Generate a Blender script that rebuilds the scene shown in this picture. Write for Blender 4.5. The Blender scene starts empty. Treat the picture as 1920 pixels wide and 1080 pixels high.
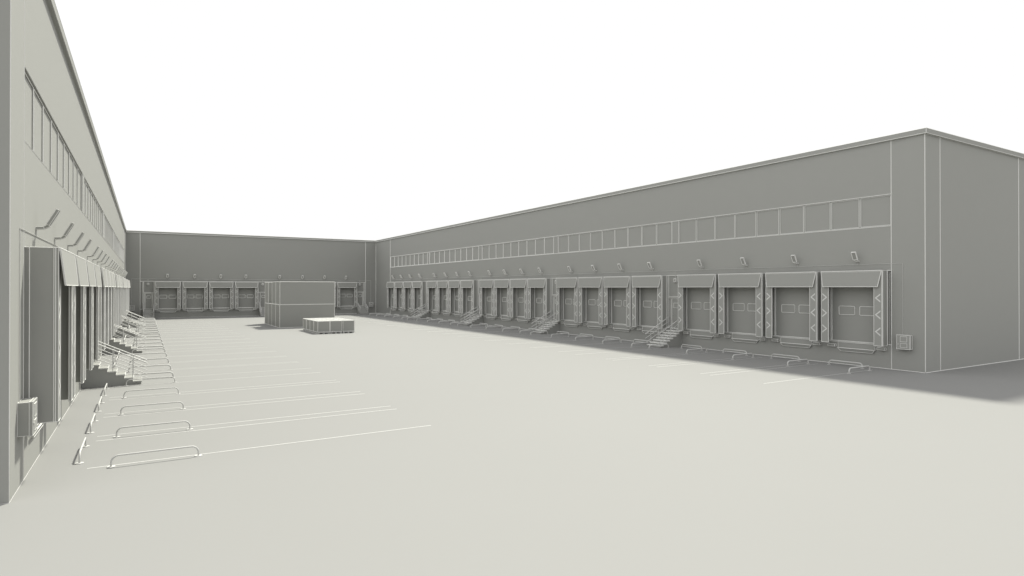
import bpy, bmesh, math, random
from mathutils import Vector, Matrix, Euler
random.seed(7)
scene = bpy.context.scene
col = scene.collection
R = math.radians
CAM = Vector((0, 0, 4.0))

# ------------------------------------------------------------------ setting constants (metres)
XR, XL, YF, YB = 31.5, -2.147, 14.56, 94.1       # wall planes round the yard
FLOOR, HEAD = 1.2, 4.865                         # dock floor and head of the dock recess
BZ0, BZ1 = 7.07, 8.63                            # ribbon windows
TOP0, TOP1 = 11.29, 11.52                        # roof trim
REC = 0.12

# ------------------------------------------------------------------ materials
def mat(name, rgb, rough=0.75, var=0.012, scale=1.5, bump=0.0):
    m = bpy.data.materials.new(name); m.use_nodes = True
    nt = m.node_tree; b = nt.nodes['Principled BSDF']
    b.inputs['Roughness'].default_value = rough
    b.inputs['Specular IOR Level'].default_value = 0.15
    tc = nt.nodes.new('ShaderNodeTexCoord')
    n = nt.nodes.new('ShaderNodeTexNoise'); n.inputs['Scale'].default_value = scale
    n.inputs['Detail'].default_value = 5
    nt.links.new(tc.outputs['Object'], n.inputs['Vector'])
    mix = nt.nodes.new('ShaderNodeMix'); mix.data_type = 'RGBA'
    mix.inputs[6].default_value = (*[c * (1 - var) for c in rgb], 1)
    mix.inputs[7].default_value = (*[c * (1 + var) for c in rgb], 1)
    nt.links.new(n.outputs['Fac'], mix.inputs[0])
    nt.links.new(mix.outputs[2], b.inputs['Base Color'])
    if bump:
        bp = nt.nodes.new('ShaderNodeBump'); bp.inputs['Strength'].default_value = bump
        bp.inputs['Distance'].default_value = 0.01
        n2 = nt.nodes.new('ShaderNodeTexNoise'); n2.inputs['Scale'].default_value = scale * 30
        nt.links.new(tc.outputs['Object'], n2.inputs['Vector'])
        nt.links.new(n2.outputs['Fac'], bp.inputs['Height'])
        nt.links.new(bp.outputs['Normal'], b.inputs['Normal'])
    return m
M_WALL = mat('wall_clay', (0.298, 0.300, 0.284))
M_GROUND = mat('ground_clay', (0.239, 0.239, 0.233), scale=0.3, var=.008, bump=0.05)
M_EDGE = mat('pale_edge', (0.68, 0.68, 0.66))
M_PIPE = mat('pale_pipe', (0.52, 0.52, 0.505), rough=0.5)
M_PAINT = mat('pale_paint', (0.55, 0.55, 0.54))
M_MARK = mat('pale_mark', (0.60, 0.60, 0.585))

# ------------------------------------------------------------------ mesh collector
K = 0.00040
class MB:
    def __init__(s): s.v = []; s.f = []; s.m = []; s.lines = []
    def face(s, pts, m=0):
        b = len(s.v); s.v += [tuple(p) for p in pts]; s.f.append(tuple(range(b, b + len(pts)))); s.m.append(m)
    def box(s, x0, x1, y0, y1, z0, z1, m=0):
        x0, x1 = sorted((x0, x1)); y0, y1 = sorted((y0, y1)); z0, z1 = sorted((z0, z1))
        c = [(x0,y0,z0),(x1,y0,z0),(x1,y1,z0),(x0,y1,z0),(x0,y0,z1),(x1,y0,z1),(x1,y1,z1),(x0,y1,z1)]
        b = len(s.v); s.v += c
        for q in ((0,3,2,1),(4,5,6,7),(0,1,5,4),(1,2,6,5),(2,3,7,6),(3,0,4,7)):
            s.f.append(tuple(b + i for i in q)); s.m.append(m)
        return s
    def slab(s, poly, thick, m=0):
        """planar polygon (3D, counter-clockwise seen from the front) given thickness backwards"""
        p = [Vector(q) for q in poly]
        n = (p[1] - p[0]).cross(p[2] - p[1]).normalized() * thick
        b = len(s.v); k = len(p)
        s.v += [tuple(q) for q in p] + [tuple(q - n) for q in p]
        s.f.append(tuple(range(b, b + k))); s.m.append(m)
        s.f.append(tuple(b + k + i for i in reversed(range(k)))); s.m.append(m)
        for i in range(k):
            j = (i + 1) % k
            s.f.append((b + i, b + k + i, b + k + j, b + j)); s.m.append(m)
        return s
    def tube(s, path, r, n=8, m=0, closed=False, caps=True):
        P = [Vector(p) for p in path]; L = len(P); rings = []
        up = None
        for i in range(L):
            if closed: d = (P[(i + 1) % L] - P[i - 1])
            else: d = P[min(i + 1, L - 1)] - P[max(i - 1, 0)]
            d.normalize()
            if up is None:
                a = Vector((0, 0, 1)) if abs(d.z) < 0.9 else Vector((1, 0, 0))
                up = (a - d * a.dot(d)).normalized()
            else:
                up = (up - d * up.dot(d)).normalized()
            side = d.cross(up)
            rr = r[i] if isinstance(r, (list, tuple)) else r
            b = len(s.v)
            for k in range(n):
                t = 2 * math.pi * k / n
                s.v.append(tuple(P[i] + up * math.cos(t) * rr + side * math.sin(t) * rr))
            rings.append(b)
        pairs = list(zip(rings[:-1], rings[1:]))
        if closed: pairs.append((rings[-1], rings[0]))
        for a, b in pairs:
            for k in range(n):
                s.f.append((a + k, a + (k + 1) % n, b + (k + 1) % n, b + k)); s.m.append(m)
        if caps and not closed:
            s.f.append(tuple(rings[0] + k for k in reversed(range(n)))); s.m.append(m)
            s.f.append(tuple(rings[-1] + k for k in range(n))); s.m.append(m)
        return s
    def line(s, a, b): s.lines.append((Vector(a), Vector(b)))
    def loop(s, pts):
        for i in range(len(pts)): s.line(pts[i], pts[(i + 1) % len(pts)])
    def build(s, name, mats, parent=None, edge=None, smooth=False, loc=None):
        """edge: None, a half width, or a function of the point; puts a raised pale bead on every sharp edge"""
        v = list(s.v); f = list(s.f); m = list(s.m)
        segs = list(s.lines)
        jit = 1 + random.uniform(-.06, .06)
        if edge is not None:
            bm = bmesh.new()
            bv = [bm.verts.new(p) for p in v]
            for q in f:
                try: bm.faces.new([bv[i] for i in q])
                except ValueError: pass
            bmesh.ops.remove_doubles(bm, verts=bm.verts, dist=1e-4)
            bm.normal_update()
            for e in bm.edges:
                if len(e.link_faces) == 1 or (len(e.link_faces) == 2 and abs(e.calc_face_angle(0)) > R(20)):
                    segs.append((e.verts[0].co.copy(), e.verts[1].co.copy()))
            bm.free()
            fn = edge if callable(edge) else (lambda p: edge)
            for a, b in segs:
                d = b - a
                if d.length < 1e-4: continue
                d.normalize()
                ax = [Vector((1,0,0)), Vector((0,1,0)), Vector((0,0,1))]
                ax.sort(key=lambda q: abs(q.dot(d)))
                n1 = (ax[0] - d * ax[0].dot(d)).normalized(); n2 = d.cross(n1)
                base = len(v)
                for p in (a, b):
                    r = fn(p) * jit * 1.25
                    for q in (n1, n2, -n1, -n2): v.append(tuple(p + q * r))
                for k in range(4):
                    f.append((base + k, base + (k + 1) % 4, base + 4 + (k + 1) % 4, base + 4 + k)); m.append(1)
        me = bpy.data.meshes.new(name); me.from_pydata(v, [], f)
        for q in mats: me.materials.append(q)
        me.polygons.foreach_set('material_index', m)
        if smooth: me.polygons.foreach_set('use_smooth', [True] * len(f))
        me.update()
        o = bpy.data.objects.new(name, me); col.objects.link(o)
        if parent is not None: o.parent = parent
        if loc is not None: o.location = loc
        return o
WE = [M_WALL, M_EDGE]; PE = [M_PIPE, M_EDGE]

def dist(p): return (Vector(p) - CAM).length

def tag(o, label=None, cat=None, group=None, kind=None):
    if label: o['label'] = label
    if cat: o['category'] = cat
    if group: o['group'] = group
    if kind: o['kind'] = kind
    return o
def thing(name, label, cat, loc, rz=0, group=None):
    o = bpy.data.objects.new(name, None); col.objects.link(o)
    o.empty_display_size = .3
    o.location = loc; o.rotation_euler = (0, 0, rz)
    return tag(o, label, cat, group)
def copy_tree(src, loc, rz, label, par=None):
    """a copy of a thing with copies of its parts and sub-parts (mesh data shared)"""
    c = src.copy(); col.objects.link(c)
    if par is None:
        c.location = loc; c.rotation_euler = (0, 0, rz); c['label'] = label
    else: c.parent = par
    for ch in list(src.children): copy_tree(ch, None, None, None, c)
    return c

ORD = ['nearest','second','third','fourth','fifth','sixth','seventh','eighth','ninth','tenth','eleventh','twelfth',
       'thirteenth','fourteenth','fifteenth','sixteenth','seventeenth','eighteenth','nineteenth','farthest']
BORD = ['first','second','third','fourth','fifth','sixth','seventh','eighth','ninth']

# ------------------------------------------------------------------ the ground and its paint
g = MB(); g.face([(-400,-400,0),(500,-400,0),(500,600,0),(-400,600,0)])
tag(g.build('ground', [M_GROUND]), kind='structure')

# dock rows: (start, width, pitch) of each group of four along the two long walls, and along the back wall
GROUPS = [(16.24, 3.11, 3.40), (31.11, 2.99, 3.23), (45.43, 2.95, 3.20), (59.60, 2.95, 3.24), (74.05, 3.03, 3.39)]
BACKG = [(1.20, 3.02, 3.245), (15.52, 3.0, 3.25)]
BAYS = [(29.58, 31.09), (43.81, 45.41), (58.0, 59.58), (72.29, 74.02)]
BBAYS = [(-0.19, 1.16), (13.97, 15.50), (28.30, 29.64)]

pl = MB()
for gs, w, p in GROUPS:
    for k in range(4):
        c = gs + w / 2 + p * k + .05
        for y in (c - 1.41, c + 1.41):
            hw = max(.02, K * 1.3 * dist((10, y, 0)))
            for xa, xb in ((XL + 1.07, XL + 9.3), (XR - 9.3, XR - 1.0)):
                pl.face([(xa, y - hw, .004), (xb, y - hw, .004), (xb, y + hw, .004), (xa, y + hw, .004)])
tag(pl.build('parking_lines', [M_PAINT]), kind='structure')

# ------------------------------------------------------------------ walls in relief
def relief(mb, uc, zc, depth, W):
    """front of a wall as a grid of cells, each set back by depth(u,z); W maps (u, out, z) to world"""
    nu, nz = len(uc) - 1, len(zc) - 1
    D = [[depth((uc[i] + uc[i+1]) / 2, (zc[j] + zc[j+1]) / 2) for j in range(nz)] for i in range(nu)]
    for i in range(nu):
        for j in range(nz):
            d = D[i][j]
            if d is None: continue
            mb.face([W(uc[i], -d, zc[j]), W(uc[i+1], -d, zc[j]), W(uc[i+1], -d, zc[j+1]), W(uc[i], -d, zc[j+1])])
            if i + 1 < nu and abs(D[i+1][j] - d) > 1e-6:
                e = D[i+1][j]; u = uc[i+1]
                mb.face([W(u, -d, zc[j]), W(u, -e, zc[j]), W(u, -e, zc[j+1]), W(u, -d, zc[j+1])])
            if j + 1 < nz and abs(D[i][j+1] - d) > 1e-6:
                e = D[i][j+1]; z = zc[j+1]
                mb.face([W(uc[i], -d, z), W(uc[i], -e, z), W(uc[i+1], -e, z), W(uc[i+1], -d, z)])

WBANDS = [(16.08, 30.03), (30.66, 44.30), (45.02, 58.55), (59.35, 72.85), (73.50, 87.35)]
U0, U1 = 16.08, 87.5
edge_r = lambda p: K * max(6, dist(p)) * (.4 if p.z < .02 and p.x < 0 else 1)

def hull(mb, x0, x1, y0, y1, skip):
    """the sides and roof of a wing other than its relief front"""
    P = {'W': [(x0,y1),(x0,y0)], 'E': [(x1,y0),(x1,y1)], 'S': [(x0,y0),(x1,y0)], 'N': [(x1,y1),(x0,y1)]}
    for k, (a, b) in P.items():
        if k in skip: continue
        mb.face([(a[0],a[1],0),(b[0],b[1],0),(b[0],b[1],TOP0),(a[0],a[1],TOP0)])

def cornice(mb, pts, out=.11, th=.35):
    """a closed band round the top of a wing, given the outline of its walls (counter-clockwise)"""
    n = len(pts); P = [Vector(p) for p in pts]
    def off(d):
        r = []
        for i in range(n):
            a = (P[i] - P[i-1]).normalized(); b = (P[(i+1) % n] - P[i]).normalized()
            na = Vector((a.y, -a.x)); nb = Vector((b.y, -b.x))
            r.append(P[i] + (na + nb) / (1 + na.dot(nb)) * d)
        return r
    O, I = off(out), off(-th)
    for i in range(n):
        j = (i + 1) % n
        a, b, c, d = O[i], O[j], I[j], I[i]
        mb.face([(*a,TOP0),(*b,TOP0),(*b,TOP1),(*a,TOP1)])
        mb.face([(*a,TOP1),(*b,TOP1),(*c,TOP1),(*d,TOP1)])
        mb.face([(*d,TOP0),(*c,TOP0),(*b,TOP0),(*a,TOP0)])
        mb.face([(*c,TOP0-.3),(*d,TOP0-.3),(*d,TOP1),(*c,TOP1)])

WD = 30.0
def long_wing(side):
    right = side > 0
    X = XR if right else XL
    label = ('long grey warehouse wing on the right, its yard wall in shade' if right
             else 'long grey warehouse wing on the left, its yard wall in sunlight')
    root = thing('warehouse', label, 'warehouse', (X, YF, 0), group='warehouse wings round the yard')
    W0 = (lambda u, o, z: (-side * o, u - YF, z))
    W = (lambda u, o, z: (-side * o, u - YF, z))
    w = MB()
    uc = [YF, U0] + [x for b in WBANDS for x in b if abs(x - U0) > .02] + [U1, YB]
    uc = sorted(set(uc)); zc = [0, FLOOR, HEAD, BZ0, BZ1, TOP0 + .01]
    def depth(u, z):
        if U0 < u < U1 and FLOOR < z < HEAD: return REC
        if BZ0 < z < BZ1 and any(a < u < b for a, b in WBANDS): return .12
        return 0
    relief(w, uc, zc, depth, W)
    x1 = side * WD
    # end walls and rear wall
    w.face([(0,0,0),(x1,0,0),(x1,0,TOP0+.01),(0,0,TOP0+.01)])
    w.face([(x1,0,0),(x1,YB-YF+WD,0),(x1,YB-YF+WD,TOP0),(x1,0,TOP0)])
    # panel joints
    for u in (U0, U1):
        w.line(W(u, 0, 0), W(u, 0, FLOOR)); w.line(W(u, 0, HEAD), W(u, 0, BZ0 if u == U0 else TOP0))
        if u == U0: w.line(W(u, 0, BZ1), W(u, 0, TOP0))
    for (_, b0), (a1, _) in zip(WBANDS[:-1], WBANDS[1:]):
        for zz in (BZ0, BZ1): w.line(W(b0, 0, zz), W(a1, 0, zz))
    xs = [1.44]
    while xs[-1] + 8.88 < WD: xs.append(xs[-1] + 8.88)
    for x in xs: w.line((side * x, 0, 0), (side * x, 0, TOP0))
    Oo = Vector((X, YF, 0))
    er = lambda p: edge_r(p + Oo)
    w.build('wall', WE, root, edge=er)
    xa, xb = sorted((0, x1))
    r = MB(); r.face([(xa + .3, .3, TOP0 - .2), (xb - .3, .3, TOP0 - .2), (xb - .3, YB - YF + 2, TOP0 - .2), (xa + .3, YB - YF + 2, TOP0 - .2)])
    r.build('roof', [M_WALL], root)
    c = MB()
    y2 = YB - YF
    # trim along the yard side, the end and the far side (open towards the back wing)
    def run(a, b, nrm, e0, e1):
        a = Vector(a); b = Vector(b); n = Vector(nrm); d = (b - a).normalized()
        a2 = a - d * e0; b2 = b + d * e1
        o = .11; t = .35
        A = a2 + n * o; B = b2 + n * o
        C = b - n * t + d * (-t if e1 > 0 else 0); D = a - n * t + d * (t if e0 > 0 else 0)
        c.face([(*A,TOP0),(*B,TOP0),(*B,TOP1),(*A,TOP1)])
        c.face([(*A,TOP1),(*B,TOP1),(*C,TOP1),(*D,TOP1)])
        c.face([(*A,TOP0),(*B,TOP0),(*C,TOP0),(*D,TOP0)])
        c.face([(*D,TOP0-.22),(*C,TOP0-.22),(*C,TOP1),(*D,TOP1)])
    run((0, 0), (0, y2), (-side, 0), .11, -.0001)
    run((0, 0), (x1, 0), (0, -1), .11, .11)
    run((x1, 0), (x1, y2 + WD), (side, 0), .11, .11)
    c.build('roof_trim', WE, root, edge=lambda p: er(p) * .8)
    # ribbon windows: nine per group, each a frame with its pane
    for gi, (a, b) in enumerate(WBANDS):
        pitch = (b - a) / 9
        dm = dist((X, (a + b) / 2, 8)); e = K * dm * .8
        f = MB(); hw, z0, z1, t = pitch / 2 - .003, BZ0 + .004, BZ1 - .004, .045
        f.box(-hw, hw, -.115, -.04, z0, z0 + t); f.box(-hw, hw, -.115, -.04, z1 - t, z1)
        f.box(-hw, -hw + t, -.115, -.04, z0 + t, z1 - t); f.box(hw - t, hw, -.115, -.04, z0 + t, z1 - t)
        f.lines = []
        for yy in (-.04,):
            f.loop([(-hw + t, yy, z0 + t), (hw - t, yy, z0 + t), (hw - t, yy, z1 - t), (-hw + t, yy, z1 - t)])
        p = MB(); p.box(-hw + t, hw - t, -.112, -.062, z0 + t, z1 - t)
        fm = pm = None
        for k in range(9):
            u = a + pitch * (k + .5)
            rz = R(90) if right else R(-90)
            if fm is None:
                o = build_lines_only(f, 'window', root, e)
                q = p.build('pane', [M_WALL], o); fm, pm = o, q
            else:
                o = fm.copy(); col.objects.link(o); o.parent = root
                q = pm.copy(); col.objects.link(q); q.parent = o
            o.location = (0, u - YF, 0); o.rotation_euler = (0, 0, rz)
    return root

def build_lines_only(mb, name, parent, e):
    """a mesh whose bead runs only along the listed lines"""
    lines = mb.lines; mb.lines = []
    t = MB(); t.lines = lines
    aux = MB(); aux.v, aux.f, aux.m = list(mb.v), list(mb.f), list(mb.m)
    for a, b in lines:
        d = (b - a).normalized()
        ax = [Vector((1,0,0)), Vector((0,1,0)), Vector((0,0,1))]; ax.sort(key=lambda q: abs(q.dot(d)))
        n1 = (ax[0] - d * ax[0].dot(d)).normalized(); n2 = d.cross(n1); base = len(aux.v)
        for p in (a, b):
            for q in (n1, n2, -n1, -n2): aux.v.append(tuple(p + q * e * 1.25))
        for k in range(4):
            aux.f.append((base + k, base + (k + 1) % 4, base + 4 + (k + 1) % 4, base + 4 + k)); aux.m.append(1)
    mb.lines = lines
    return aux.build(name, WE, parent)

def personnel_door(root, loc, rz, w, d):
    """door frame in the dock recess with a leaf, a small pane and a handle (a part of the wing)"""
    e = K * d * .8
    h = w / 2
    f = MB()
    y0, y1 = -REC + .002, -.045
    f.box(-h, -h + .09, y0, -.02, FLOOR + .003, HEAD - .003); f.box(h - .09, h, y0, -.02, FLOOR + .003, HEAD - .003)
    f.box(-h + .092, h - .092, y0, y1, 3.40, HEAD - .004)                # upper panel
    f.box(-h + .092, h - .092, y0, -.01, 3.30, 3.397)                    # head rail
    f.box(-.47, -.39, y0, y1, FLOOR + .004, 3.297); f.box(.39, .47, y0, y1, FLOOR + .004, 3.297)
    f.box(-.388, .388, y0, y1 - .025, FLOOR + .01, 3.24)                 # leaf
    o = f.build('door', WE, root, edge=e)
    o.location = loc; o.rotation_euler = (0, 0, rz)
    p = MB(); p.box(-.24, .22, y1 - .024, y1 - .012, 2.62, 2.95); p.build('door_pane', WE, o, edge=e)
    hd = MB(); hd.tube([(.3, y1 - .026, 2.18), (.3, y1 + .04, 2.18), (.19, y1 + .04, 2.18)], .014, 6); hd.build('door_handle', [M_PIPE], o, smooth=True)
    return o

right = long_wing(1)
left = long_wing(-1)
# the back wing
def back_wing():
    root = thing('warehouse', 'grey warehouse wing closing the far end of the yard, in shade', 'warehouse', (0, YB, 0),
                 group='warehouse wings round the yard')
    w = MB(); V0, V1 = -.49, 29.82
    W = lambda u, o, z: (u, -o, z)
    relief(w, [XL, V0, V1, XR], [0, FLOOR, HEAD, TOP0 + .01],
           lambda u, z: REC if V0 < u < V1 and FLOOR < z < HEAD else 0, W)
    for u in (V0, V1):
        w.line((u, 0, 0), (u, 0, FLOOR)); w.line((u, 0, HEAD), (u, 0, TOP0))
    er = lambda p: edge_r(p + Vector((0, YB, 0)))
    x0, x1 = XL - WD, XR + WD
    w.face([(x1, WD, 0), (x0, WD, 0), (x0, WD, TOP0), (x1, WD, TOP0)])
    w.build('wall', WE, root, edge=er)
    r = MB(); r.face([(x0 + .3, .0, TOP0 - .205), (x1 - .3, .0, TOP0 - .205), (x1 - .3, WD - .3, TOP0 - .205), (x0 + .3, WD - .3, TOP0 - .205)])
    r.build('roof', [M_WALL], root)
    c = MB()
    a, b = XL + .112, XR - .112
    c.box(a, b, -.11, .35, TOP0, TOP1)
    c.box(x0, x1, WD - .35, WD + .11, TOP0, TOP1)
    c.build('roof_trim', WE, root, edge=lambda p: er(p) * .8)
    return root
back = back_wing()
for a, b in BAYS:
    c = (a + b) / 2; w = min(b - a, 1.5)
    personnel_door(right, (0, c - YF, 0), R(90), w, dist((XR, c, 2)))
    personnel_door(left, (0, c - YF, 0), R(-90), w, dist((XL, c, 2)))
for a, b in BBAYS:
    personnel_door(back, ((a + b) / 2, 0, 0), R(180), b - a, dist(((a + b) / 2, YB, 2)))

# ------------------------------------------------------------------ loading docks
def make_dock(w, d, loc, rz, label, group):
    """x along the wall, +y out of the wall; w = width over the shelter, d = distance for the bead width"""
    root = thing('loading_dock', label, 'loading dock', loc, rz, group)
    e = K * d; h = w / 2; OUT = .57; cw = .38
    # shelter: two bellows sides and a top behind a front frame
    s = MB()
    for sg in (-1, 1):
        s.box(sg * h, sg * (h - .05), .075, OUT - .085, 1.14, HEAD)
        s.box(sg * (h + .012), sg * (h - .07), -REC + .003, .072, 1.203, HEAD - .004)
        s.box(sg * (h + .008), sg * (h - .06), OUT - .082, OUT - .052, 1.14, HEAD + .004)
    s.box(-h + .052, h - .052, .075, OUT - .085, HEAD - .06, HEAD)
    s.build('shelter_frame', WE, root, edge=e * .7)
    for sg in (-1, 1):
        c = MB()
        c.box(sg * h, sg * (h - cw), OUT - .05, OUT, 1.14, HEAD + .004)
        cu = c.build('side_curtain', WE, root, edge=e * .7)
        for zc in (3.51, 2.68, 1.85):
            q = MB()
            uo, ui, t = sg * (h - .06), sg * (h - cw + .05), .045
            y = OUT + .004
            for a in (1, -1):
                pts = [(uo, y, zc + a * (.225 + t)), (uo, y, zc + a * (.225 - t)), (ui + sg * t, y, zc), (ui - 0, y, zc + 0 * a), (ui, y, zc + a * t * .0)]
                pts = [(uo, y, zc + a * .225), (ui + sg * .0, y, zc), (ui + sg * .085, y, zc), (uo, y, zc + a * .225 - a * .08)]
                if (a * sg) > 0: pts = pts[::-1]
                q.slab([Vector(p) for p in pts][::-1], .003)
            q.build('chevron', [M_MARK], cu)
    # sloping head curtain
    t = MB(); hb = h - .145
    t.slab([(h - .005, OUT + .035, HEAD - .01), (-h + .005, OUT + .035, HEAD - .01), (-hb, OUT + .12, 4.06), (hb, OUT + .12, 4.06)][::-1], .02)
    t.box(-h + .01, h - .01, OUT + .003, OUT + .030, HEAD - .06, HEAD)
    t.build('head_curtain', WE, root, edge=e * .75)
    # sectional door in the recess
    hd = h - .14
    dr = MB()
    dr.box(-hd + .06, hd - .06, -REC + .002, -.075, FLOOR + .02, 4.35)
    dr.box(-hd, -hd + .058, -REC + .002, -.03, FLOOR + .02, HEAD - .07); dr.box(hd - .058, hd, -REC + .002, -.03, FLOOR + .02, HEAD - .07)
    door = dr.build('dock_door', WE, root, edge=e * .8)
    for sg in (-1, 1):
        p = MB(); c0 = sg * .545; ww, hh, rr = .42, .225, .06
        pts = []
        for cx, cz, a0 in ((1, 1, 0), (-1, 1, 90), (-1, -1, 180), (1, -1, 270)):
            for k in range(4):
                a = R(a0 + k * 30); pts.append((c0 + cx * (ww - rr) + rr * math.cos(a), -.060, 2.82 + cz * (hh - rr) + rr * math.sin(a)))
        p.slab(pts[::-1], .012)
        p.loop([Vector(q) for q in pts]); 
        build_lines_only(p, 'door_window', door, e * .95)
    # leveller: threshold, apron and hinged lip
    lv = MB()
    lv.box(-hd, hd, -.074, .03, FLOOR - .035, FLOOR + .017)
    lv.box(-.95, .95, .003, .055, .86, FLOOR - .037)
    lv.build('dock_leveller', WE, root, edge=e * .7)
    lp = MB()
    lp.slab([(.95, .115, .855), (-.95, .115, .855), (-.80, .055, .69), (.80, .055, .69)][::-1], .02)
    lp.build('lip', WE, root, edge=e * .8)
    for sg in (-1, 1):
        b = MB(); b.box(sg * (h - .09), sg * (h - .47), .003, .14, .91, 1.03); b.build('bumper', WE, root, edge=e * .7)
    return root

def side_word(side): return 'right' if side > 0 else 'left'
for side in (1, -1):
    X, rz = (XR, R(90)) if side > 0 else (XL, R(-90))
    n = 0
    for gs, w, p in GROUPS:
        proto = None
        d = dist((X, gs + 1.5 * p + w / 2, 3))
        for k in range(4):
            c = gs + w / 2 + p * k
            lb = ('%s loading dock along the %s warehouse wall, with chevron side curtains and sloping head curtain'
                  % (ORD[n], side_word(side)))
            if proto is None: proto = make_dock(w, d, (X, c, 0), rz, lb, 'loading docks round the yard')
            else: copy_tree(proto, (X, c, 0), rz, lb)
            n += 1
n = 0
for gs, w, p in BACKG:
    proto = None
    for k in range(4):
        c = gs + w / 2 + p * k
        lb = '%s loading dock from the left on the far end wall, with chevron side curtains' % BORD[n]
        if proto is None: proto = make_dock(w, 88, (c, YB, 0), R(180), lb, 'loading docks round the yard')
        else: copy_tree(proto, (c, YB, 0), R(180), lb)
        n += 1

# ------------------------------------------------------------------ stairs to the personnel doors
def make_stairs(loc, rz, label, d, w=1.26):
    root = thing('dock_stairs', label, 'stairs', loc, rz, 'stairs up to the dock doors')
    shade = loc[0] > 10 or d > 80; e = K * d * ((.4 if d > 80 else 1.0) if shade else .4); h = w / 2; run, rise = .295, .15
    b = MB(); poly = [(0.004, 0.002)]
    pts = [(.004, 0.0)]
    for i in range(7):
        y1 = (7 - i) * run - .02
        pts += [(y1, rise * i), (y1, rise * (i + 1) - .045)]
    pts += [(.004, rise * 7 - .045)]
    # side profile extruded across the width, base narrower than the treads
    ring = [(y, z) for y, z in pts]
    clean = []
    for q in ring:
        if not clean or (abs(q[0] - clean[-1][0]) + abs(q[1] - clean[-1][1])) > 1e-5: clean.append(q)
    n = len(clean); hb = h - .03
    # build as stacked boxes side by side: one closed column of material under each tread
    for sg in (-1, 1):
        f = [(sg * hb, y, z) for y, z in clean]
        b.face(f if sg > 0 else f[::-1])
    for i in range(n):
        j = (i + 1) % n
        b.face([(-hb, *clean[i]), (hb, *clean[i]), (hb, *clean[j]), (-hb, *clean[j])])
    b.build('stair_base', [M_WALL], root)
    for i in range(7):
        t = MB(); ya, yb = (6 - i) * run - .018, (7 - i) * run
        if i == 6: ya = .005
        t.box(-h, h, ya + .001, yb, rise * (i + 1) - .04, rise * (i + 1))
        t.build('step', WE, root, edge=e)
    for sg in (-1, 1):
        r = MB(); x = sg * (h - .05)
        top = lambda y: 2.0 - y * .503
        for dz, rad in ((0, .024), (-.3, .014), (-.6, .014)):
            r.tube([(x, .03, top(.03) + dz), (x, 2.25, top(2.25) + dz)], max(rad, K * d * ((1.7 if dz == 0 else 1.15) if shade else (.9 if dz == 0 else .65))), 6)
        for y in (.12, 1.05, 1.75):
            zt = rise * (7 - int(y / run))
            r.tube([(x, y, zt), (x, y, top(y))], max(.016, K * d * (1.1 if shade else .8)), 6)
        r.build('handrail', [M_PIPE], root)
    return root
for side in (1, -1):
    X, rz = (XR, R(90)) if side > 0 else (XL, R(-90))
    for i, (a, b) in enumerate(BAYS):
        lb = ('%s flight of grey stairs with handrails along the %s warehouse wall'
              % (['nearest', 'second', 'third', 'farthest'][i], side_word(side)))
        make_stairs((X, (a + b) / 2, 0), rz, lb, dist((X, (a + b) / 2, 1)))
for i, (a, b) in enumerate(BBAYS):
    lb = ['short stairs to the left corner door of the far end wall, seen head-on',
          'stairs to the middle door of the far end wall, beside the stacked containers',
          'stairs to the right corner door of the far end wall'][i]
    make_stairs(((a + b) / 2, YB, 0), R(180), lb, 88)

# ------------------------------------------------------------------ tubular barriers in front of the docks
def arch(L, H, rc):
    p = [(-L / 2, 0, 0)]
    for k in range(7):
        a = R(180 - 15 * k); p.append((-L / 2 + rc + rc * math.cos(a), 0, H - rc + rc * math.sin(a)))
    for k in range(7):
        a = R(90 - 15 * k); p.append((L / 2 - rc + rc * math.cos(a), 0, H - rc + rc * math.sin(a)))
    p.append((L / 2, 0, 0)); return p
def make_barrier(name, L, d, loc, rz, label, cat, group):
    root = thing(name, label, cat, loc, rz, group)
    r = max(.020, K * d * 2.0)
    t = MB(); t.tube(arch(L, .245, .15), r, 8); t.build('bent_pipe', [M_PIPE], root, smooth=True)
    for sg in (-1, 1):
        q = MB(); q.tube([(sg * L / 2, 0, .001), (sg * L / 2, 0, .014)], .085, 14); q.build('base_plate', [M_PIPE], root)
    return root
for side in (1, -1):
    X = XR if side > 0 else XL; na = nb = 0; sw = side_word(side)
    for gi, (gs, w, p) in enumerate(GROUPS):
        d = dist((X - side * 2, gs + 2 * p, 0))
        ys = [gs + .07] + [gs + p * k - (p - w) / 2 for k in (1, 2, 3)] + [gs + 3 * p + w - .04]
        pa = pb = None
        for j, y in enumerate(ys):
            lb = ('low guide rail at right angles to the %s wall, %s in the %s dock group'
                  % (sw, BORD[j], ['nearest', 'second', 'third', 'fourth', 'farthest'][gi]))
            lc = (X - side * 2.39, y, 0)
            if pa is None: pa = make_barrier('guide_barrier', 1.74, d, lc, 0, lb, 'barrier', 'guide rails between the dock bays')
            else: copy_tree(pa, lc, 0, lb)
        for k in range(4):
            c = gs + w / 2 + p * k + .08
            lb = '%s low bent-pipe stop rail parallel to the %s wall, below a loading dock' % (ORD[nb], sw); nb += 1
            lc = (X - side * .89, c, 0)
            if pb is None: pb = make_barrier('stop_barrier', 1.72, d, lc, R(90), lb, 'barrier', 'stop rails below the docks')
            else: copy_tree(pb, lc, R(90), lb)

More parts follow.
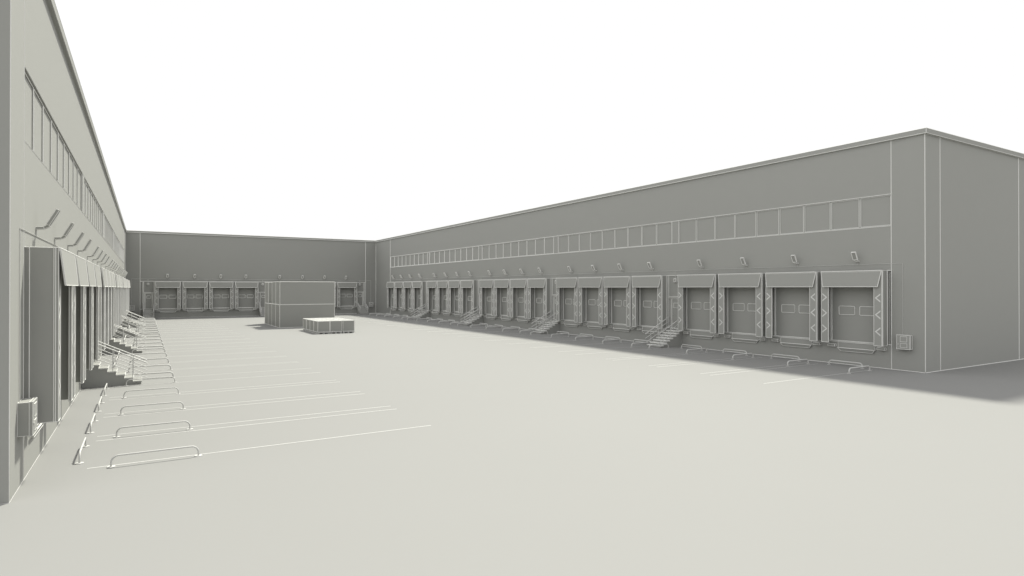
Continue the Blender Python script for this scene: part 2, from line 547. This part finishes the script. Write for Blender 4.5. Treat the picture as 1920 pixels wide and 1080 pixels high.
# ------------------------------------------------------------------ floodlights, door lamps, conduits, cabinets
def make_flood(loc, rz, label, d):
    root = thing('floodlight', label, 'floodlight', loc, rz, 'floodlights above the docks')
    e = K * d * (.8 if rz > 0 else .45)
    a = MB()
    w = .055
    for (y0, z0), (y1, z1) in (((0.002, 0), (.15, .01)), ((.155, .012), (.245, .075))):
        v = Vector((0, y1 - y0, z1 - z0)); n = Vector((0, -v.z, v.y)).normalized() * .022
        P = [Vector((-w, y0, z0)), Vector((w, y0, z0)), Vector((w, y1, z1)), Vector((-w, y1, z1))]
        a.slab([p + n for p in P], .056)
    a.build('bracket', WE, root, edge=e)
    hmb = MB()
    y0, z0, y1, z1 = .23, .075, .42, .44
    v = Vector((0, y1 - y0, z1 - z0)).normalized(); n = Vector((0, v.z, -v.y))
    A, B = Vector((0, y0, z0)), Vector((0, y1, z1)); hw = .108
    f = [A + Vector((hw, 0, 0)), A - Vector((hw, 0, 0)), B - Vector((hw, 0, 0)), B + Vector((hw, 0, 0))]
    fr = [p + n * .03 for p in f]
    hmb.slab(fr, .06) if ((fr[1]-fr[0]).cross(fr[2]-fr[1])).dot(n) > 0 else hmb.slab(fr[::-1], .06)
    h = hmb.build('lamp_head', WE, root, edge=e * 1.3)
    l = MB(); c = (A + B) / 2
    g = [c + (p - c) * .66 + n * .036 for p in f]
    l.slab(g, .005) if ((g[1]-g[0]).cross(g[2]-g[1])).dot(n) > 0 else l.slab(g[::-1], .005)
    l.build('lens', [M_WALL], h)
    return root
ZF = 5.385
for side in (1, -1):
    X, rz = (XR, R(90)) if side > 0 else (XL, R(-90)); n = 0
    for gs, w, p in GROUPS:
        pr = None; d = dist((X, gs + 6, 5))
        for k in range(4):
            c = gs + w / 2 + p * k - .08
            lb = '%s tilted floodlight on its bracket along the %s warehouse wall above the docks' % (ORD[n], side_word(side)); n += 1
            if pr is None: pr = make_flood((X, c, ZF), rz, lb, d)
            else: copy_tree(pr, (X, c, ZF), rz, lb)
n = 0; pr = None
for c in (2.66, 5.90, 9.13, 12.36, 16.92, 20.15, 23.38, 26.62):
    lb = '%s floodlight from the left above the docks of the far end wall' % BORD[n]; n += 1
    if pr is None: pr = make_flood((c, YB, ZF), R(180), lb, 88)
    else: copy_tree(pr, (c, YB, ZF), R(180), lb)

def make_lamp(loc, rz, label, d):
    root = thing('door_lamp', label, 'wall lamp', loc, rz, 'lamps above the personnel doors')
    e = K * d * .7
    b = MB(); b.box(-.12, .12, -.044, .035, -.13, .13); b.build('housing', WE, root, edge=e)
    c = MB(); c.box(-.09, .09, .037, .085, -.10, .10); c.build('cover', WE, root, edge=e)
for side in (1, -1):
    X, rz = (XR, R(90)) if side > 0 else (XL, R(-90))
    for i, (a, b) in enumerate(BAYS):
        make_lamp((X, (a + b) / 2, 4.53), rz, 'small box lamp above the %s personnel door of the %s warehouse wall'
                  % (['nearest', 'second', 'third', 'farthest'][i], side_word(side)), dist((X, a, 4)))
for i, (a, b) in enumerate(BBAYS):
    make_lamp(((a + b) / 2 - .08, YB, 4.53), R(180), 'small box lamp above the %s door of the far end wall' % ['left corner', 'middle', 'right corner'][i], 88)

def conduit(name, label, horiz, drops, cab, W):
    """thin pipe along the wall at 5.2 m, stubs up to the floodlights and down to the door lamps and the cabinet"""
    m = MB()
    rr = lambda p: max(.008, K * .6 * dist(p))
    a, b = horiz
    def seg(p, q, k=12):
        P = [Vector(p).lerp(Vector(q), i / k) for i in range(k + 1)]
        m.tube(P, [rr(x) for x in P], 5)
    seg(W(a, .014, 5.2), W(b, .014, 5.2), 20)
    for u, z in drops: seg(W(u, .014, 5.2), W(u, .014, z), 2)
    for u in cab: seg(W(u, .014, 5.2), W(u, .014, 1.72), 3)
    return tag(m.build(name, [M_PIPE]), label, 'conduit', 'wiring conduits on the walls')
for side in (1, -1):
    X = XR if side > 0 else XL
    W = (lambda u, o, z, X=X, s=side: (X - s * o, u, z))
    dr = [(gs + w / 2 + p * k - .08, ZF - .02) for gs, w, p in GROUPS for k in range(4)] + [((a + b) / 2, 4.66) for a, b in BAYS]
    conduit('conduit', 'thin wiring pipe running above the docks of the %s warehouse wall' % side_word(side), (15.55, 86.5), dr, (15.55,), W)
W = lambda u, o, z: (u, YB - o, z)
conduit('conduit', 'thin wiring pipe running above the docks of the far end wall', (-1.42, 30.66),
        [(c, ZF - .02) for c in (2.66, 5.90, 9.13, 12.36, 16.92, 20.15, 23.38, 26.62)] + [((a + b) / 2 - .08, 4.66) for a, b in BBAYS], (-1.42, 30.66), W)

def cabinet(loc, rz, label, d):
    root = thing('electrical_cabinet', label, 'electrical cabinet', loc, rz, 'electrical cabinets on the walls')
    e = K * d * (.8 if d < 50 else .5)
    b = MB(); b.box(-.29, .29, .003, .185, 1.06, 1.72); b.build('housing', WE, root, edge=e)
    c = MB(); c.box(-.30, .30, .19, .245, 1.05, 1.73); o = c.build('cabinet_door', WE, root, edge=e)
    for z0, z1 in ((1.13, 1.33), (1.41, 1.66)):
        p = MB(); p.box(-.17, .13, .247, .254, z0, z1); p.build('raised_panel', WE, o, edge=e * .8)
    k = MB(); k.tube([(.22, .247, 1.29), (.22, .27, 1.29)], .025, 8); k.build('knob', [M_PIPE], o)
cabinet((XR, 15.42, 0), R(90), 'grey electrical cabinet at the near end of the right warehouse wall', 29)
cabinet((XL, 15.66, 0), R(-90), 'grey electrical cabinet at the near end of the left warehouse wall', 12.2)
cabinet((-1.42, YB, 0), R(180), 'small electrical cabinet in the left corner of the far end wall', 80)
cabinet((30.66, YB, 0), R(180), 'small electrical cabinet in the right corner of the far end wall', 95)

# ------------------------------------------------------------------ stacked containers and pallet boxes in the yard
def container(loc, label, d):
    root = thing('storage_container', label, 'container', loc, 0, 'stacked containers in the middle of the yard')
    b = MB(); b.box(0, 5.46, 0, 2.17, .0, 2.30); b.build('container_body', WE, root, edge=K * d * .75)
    return root
cl = {(0, 0): 'bottom container of the nearest column of the block', (1, 0): 'bottom container, second column back',
      (2, 0): 'bottom container under the gap in the upper row', (3, 0): 'bottom container of the farthest column of the block',
      (0, 1): 'upper container of the nearest column, facing the pallet boxes', (1, 1): 'upper container, second column back, before the gap',
      (3, 1): 'upper container standing alone behind the gap in the upper row'}
for (j, l), s in cl.items():
    container((11.63 + (.02 if l else 0), 64.42 + 2.2 * j, .006 + 2.325 * l), 'plain grey ' + s, 68)

def pallet_box(loc, rz, label, d):
    root = thing('pallet_box', label, 'pallet box', loc, rz, 'boxes on pallets in the middle of the yard')
    e = K * d * .9
    b = MB(); b.box(-.51, .51, -.67, .67, .165, 1.10); b.build('box', WE, root, edge=e)
    p = MB(); p.box(-.51, .51, -.67, .67, .105, .16)
    p.build('deck', WE, root, edge=e * .6)
    for x in (-.43, 0, .43):
        f = MB()
        for y in (-.58, 0, .58): f.box(x - .07, x + .07, y - .08, y + .08, .028, .102)
        f.box(x - .07, x + .07, -.67, .67, .003, .025)
        f.build('runner', WE, root, edge=e * .5)
    return root
XN = ['left', 'middle', 'right']; YN = ['front', 'second', 'third', 'rear']
pb = None
for i in range(3):
    for j in range(4):
        lb = 'grey box on a low pallet, %s column and %s row of the block' % (XN[i], YN[j])
        lc = (13.41 + 1.085 * i + random.uniform(-.012, .012), 54.72 + 1.47 * j + random.uniform(-.02, .02), 0)
        rz = R(random.uniform(-.5, .5))
        if pb is None: pb = pallet_box(lc, rz, lb, 57)
        else: copy_tree(pb, lc, rz, lb)

# ------------------------------------------------------------------ light: white sky, strengthened on one side, and one soft sun
SUN = Vector((5.75, 5.25, 11.45)).normalized()
wd = bpy.data.worlds.new('World'); scene.world = wd; wd.use_nodes = True
nt = wd.node_tree; bg = nt.nodes['Background']; bg.inputs['Color'].default_value = (1, 1, 1, 1)
# a white sky, with brightness added towards -x to lift the right wall
tc = nt.nodes.new('ShaderNodeTexCoord'); sp = nt.nodes.new('ShaderNodeSeparateXYZ')
nt.links.new(tc.outputs['Generated'], sp.inputs[0])
m1 = nt.nodes.new('ShaderNodeMath'); m1.operation = 'MULTIPLY_ADD'; m1.use_clamp = False
m1.inputs[1].default_value = -.26; m1.inputs[2].default_value = .501
mx = nt.nodes.new('ShaderNodeMath'); mx.operation = 'MAXIMUM'; mx.inputs[1].default_value = .501
nt.links.new(sp.outputs['X'], m1.inputs[0]); nt.links.new(m1.outputs[0], mx.inputs[0])
nt.links.new(mx.outputs[0], bg.inputs['Strength'])
ld = bpy.data.lights.new('sun', 'SUN'); ld.energy = 3.1; ld.angle = R(5); ld.color = (1.0, 0.985, 0.88)
lo = bpy.data.objects.new('sun', ld); col.objects.link(lo)
lo.rotation_euler = SUN.to_track_quat('Z', 'Y').to_euler(); lo.location = (40, 60, 80)

# ------------------------------------------------------------------ camera
cd = bpy.data.cameras.new('camera'); cd.sensor_width = 36; cd.lens = 1143.7 / 1920 * 36
cd.clip_end = 2000; cd.shift_y = -4.7 / 1920
co = bpy.data.objects.new('camera', cd); col.objects.link(co)
co.location = CAM; co.rotation_euler = (R(90) + .0041, 0, R(-31.08))
scene.camera = co
scene.view_settings.view_transform = 'Standard'; scene.view_settings.look = 'None'
scene.view_settings.exposure = 1.0; scene.view_settings.gamma = 1
scene.cycles.max_bounces = 8; scene.cycles.diffuse_bounces = 5
